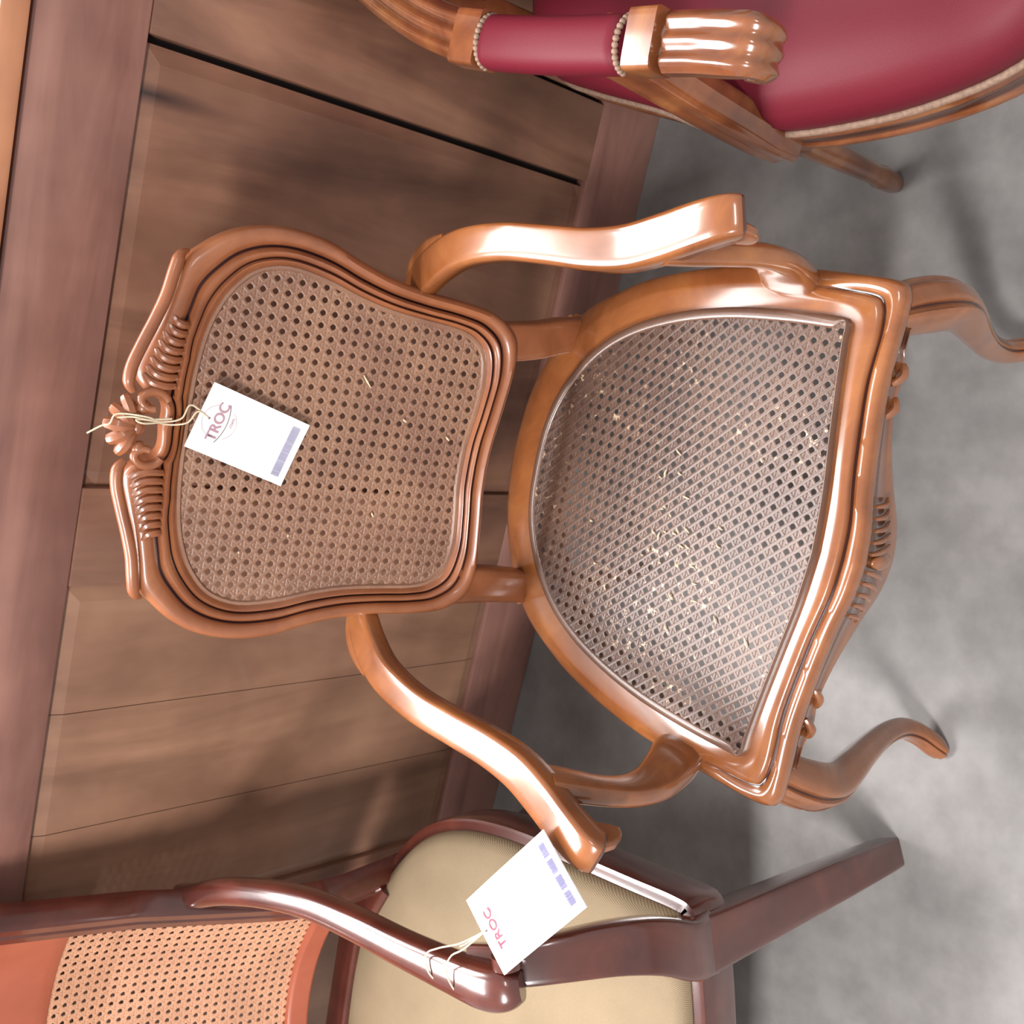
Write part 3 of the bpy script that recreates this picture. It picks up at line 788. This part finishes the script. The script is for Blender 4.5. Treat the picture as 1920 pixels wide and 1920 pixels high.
# front sabre legs and rear legs
for s in (-1, 1):
    P = spline([(s * .275, -.330, .435), (s * .278, -.340, .40), (s * .290, -.362, .28), (s * .302, -.385, .12), (s * .306, -.395, 0)], 20)
    sq = [(.5, -.5), (.5, .5), (-.5, .5), (-.5, -.5)]
    mb = MB(); mb.sweep(P, rrect(20, 9), [(.076 - .0018 * i, .074 - .0020 * i) for i in range(20)], up=(0.25 * s, -1, 0)); mb.build('leg', 'mahogany', c3h, angle=35)
    P = spline([(s * .235, .16, .42), (s * .24, .17, .30), (s * .25, .22, .12), (s * .26, .27, 0)], 16)
    MB().sweep(P, rrect(14, 8), [(.045 - .0008 * i, .045 - .0008 * i) for i in range(16)], up=(0, -1, 0)).build('leg', 'mahogany', c3h, angle=35)
# barrel back: stiles, lower rail, caned field, solid upper panel, top rail
for s in (-1, 1):
    P = [bs(s * .282, z) + Vector((s * (.004 + .10 * max(0, .52 - z)), .30 * max(0, .56 - z), 0)) for z in [.38 + (1.06 - .38) * i / 29 for i in range(30)]]
    ssec = [(-.5, -.5), (-.5, .3), (-.4, .5), (-.1, .5), (0, .36), (.1, .5), (.4, .5), (.5, .3), (.5, -.5)]
    ups = [tuple(bs(s * .282, .6, .01) - bs(s * .282, .6)) for _ in P]
    MB().sweep(P, ssec, [(.046, .036)] * 30, up=ups).build('back_stile', 'mahogany', c3h, angle=35)
def bandz(z0, z1, th, mat, name, a0=.255, h0=0.0, nz=8):
    n = 40; ring = []
    mb = MB(); rows = []
    sec = [(z0, h0 - th), (z0, h0 - .002), (z0 + .003, h0)] + [(z0 + (z1 - z0) * j / nz, h0) for j in range(1, nz)] + [(z1 - .003, h0), (z1, h0 - .002), (z1, h0 - th)]
    for i in range(n + 1):
        a = -a0 + 2 * a0 * i / n
        rows.append([bs(a, z, h) for z, h in sec])
    mb.grid(rows, closed_u=True, cap=True); mb.build(name, mat, c3h, angle=40)
bandz(.515, .545, .022, 'mahogany_panel', 'lower_rail', a0=.27, h0=.008)
bandz(.880, 1.03, .014, 'mahogany_panel', 'upper_panel', a0=.27, h0=.003)
bandz(1.03, 1.085, .028, 'mahogany', 'top_rail', a0=.29, h0=.010)
poly = [(-.262, .538), (.262, .538), (.262, .884), (-.262, .884)]
c3 = cane(poly, .0130, lambda u, v, h: bs(u, v, h - .002), origin=(.0, .525), ww=.0034, wd=.0034)
o = c3.build('cane_back_panel', 'cane_light', c3h); o['kind'] = 'stuff'
# rear seat structure seen in the gap under the back
MB().sweep([bs(-.27, .44, -.02), bs(-.15, .44, -.02), bs(0, .44, -.02), bs(.15, .44, -.02), bs(.27, .44, -.02)], rrect(12, 6), (.05, .05)).build('rear_rail', 'mahogany', c3h)
# arms
for s in (-1, 1):
    aw = [(-.535, 1.405, .735), (-.528, 1.365, .738), (-.508, 1.30, .733), (-.495, 1.22, .722), (-.492, 1.14, .710), (-.500, 1.06, .700), (-.512, .98, .690), (-.521, .91, .680), (-.524, .865, .674), (-.522, .838, .668), (-.519, .823, .660)]
    ww = [(.028, .026), (.034, .030), (.036, .033), (.036, .034), (.037, .035), (.039, .036), (.042, .037), (.047, .040), (.052, .046), (.048, .044), (.030, .028)]
    n = 60
    P = spline([(s * (l3(p).x), l3(p).y, l3(p).z) for p in aw], n); W = spline([(a, b, 0) for a, b in ww], n)
    mb = MB(); mb.sweep(P, rrect(20, 2.7), [(w.x, w.y) for w in W]); mb.build('armrest', 'mahogany', c3h, angle=50)
    if s > 0:
        arm3 = P
    mb = MB()
    c = l3((-.508, .838, .668)); mb.sweep([(s * (c.x + .010), c.y, c.z), (s * (c.x + .024), c.y, c.z + .002)], [(math.cos(2 * math.pi * k / 20) * .5, math.sin(2 * math.pi * k / 20) * .5) for k in range(20)], (.034, .034))
    mb.build('arm_rosette', 'mahogany', c3h)
    st = [(-.512, .900, .662), (-.508, .855, .640), (-.500, .815, .60), (-.497, .785, .55), (-.503, .765, .50), (-.518, .760, .455), (-.524, .768, .42)]
    P = spline([(s * l3(p).x, l3(p).y, l3(p).z) for p in st], 24)
    MB().sweep(P, rrect(20, 9), [(.040 + .0015 * i, .034 + .0016 * i) for i in range(24)], up=(0.25 * s, -1, .4)).build('arm_support', 'mahogany', c3h, angle=35)

# tag hung by a looped string over the mahogany arm
C1, C2, C3, C4 = Vector((-.3412, .770, .69)), Vector((-.3908, .711, .69)), Vector((-.4807, .8027, .69)), Vector((-.4408, .8939, .69))
ctr2 = (C1 + C2 + C3 + C4) / 4
e1 = ((C4 + C1) - (C3 + C2)).normalized()   # across, reading direction
up2 = ((C3 + C4) - (C1 + C2))
H2 = (C1 - C4).length * .97; W2 = ((C1 - C2).length + (C4 - C3).length) / 2
e1 = -((up2.normalized()).cross(Vector((0, 0, 1)))) * -1
hw = Vector((-.4559, .8487, .6925))
u2 = up2.normalized()
hl2 = ((hw - ctr2).dot(e1), (hw - ctr2).dot(u2))
price_tag('white price tag looped by string over the arm of the dark linen-seated chair', ctr2, e1, up2, W2, H2, -.035, hl2,
          [[hw, (-.478, .885, .695), (-.490, .915, .700), (-.500, .930, .7045), (-.521, .925, .7035), (-.540, .912, .684), (-.536, .914, .668)],
           [hw, (-.482, .878, .696), (-.492, .892, .702), (-.508, .897, .705), (-.528, .892, .699), (-.543, .895, .682), (-.545, .905, .668), (-.538, .912, .664)],
           [hw, (-.476, .876, .6925), (-.484, .890, .690)]],
          'bar_ink2', 4, True, 'red_ink_dark', 'red_ink_dark')
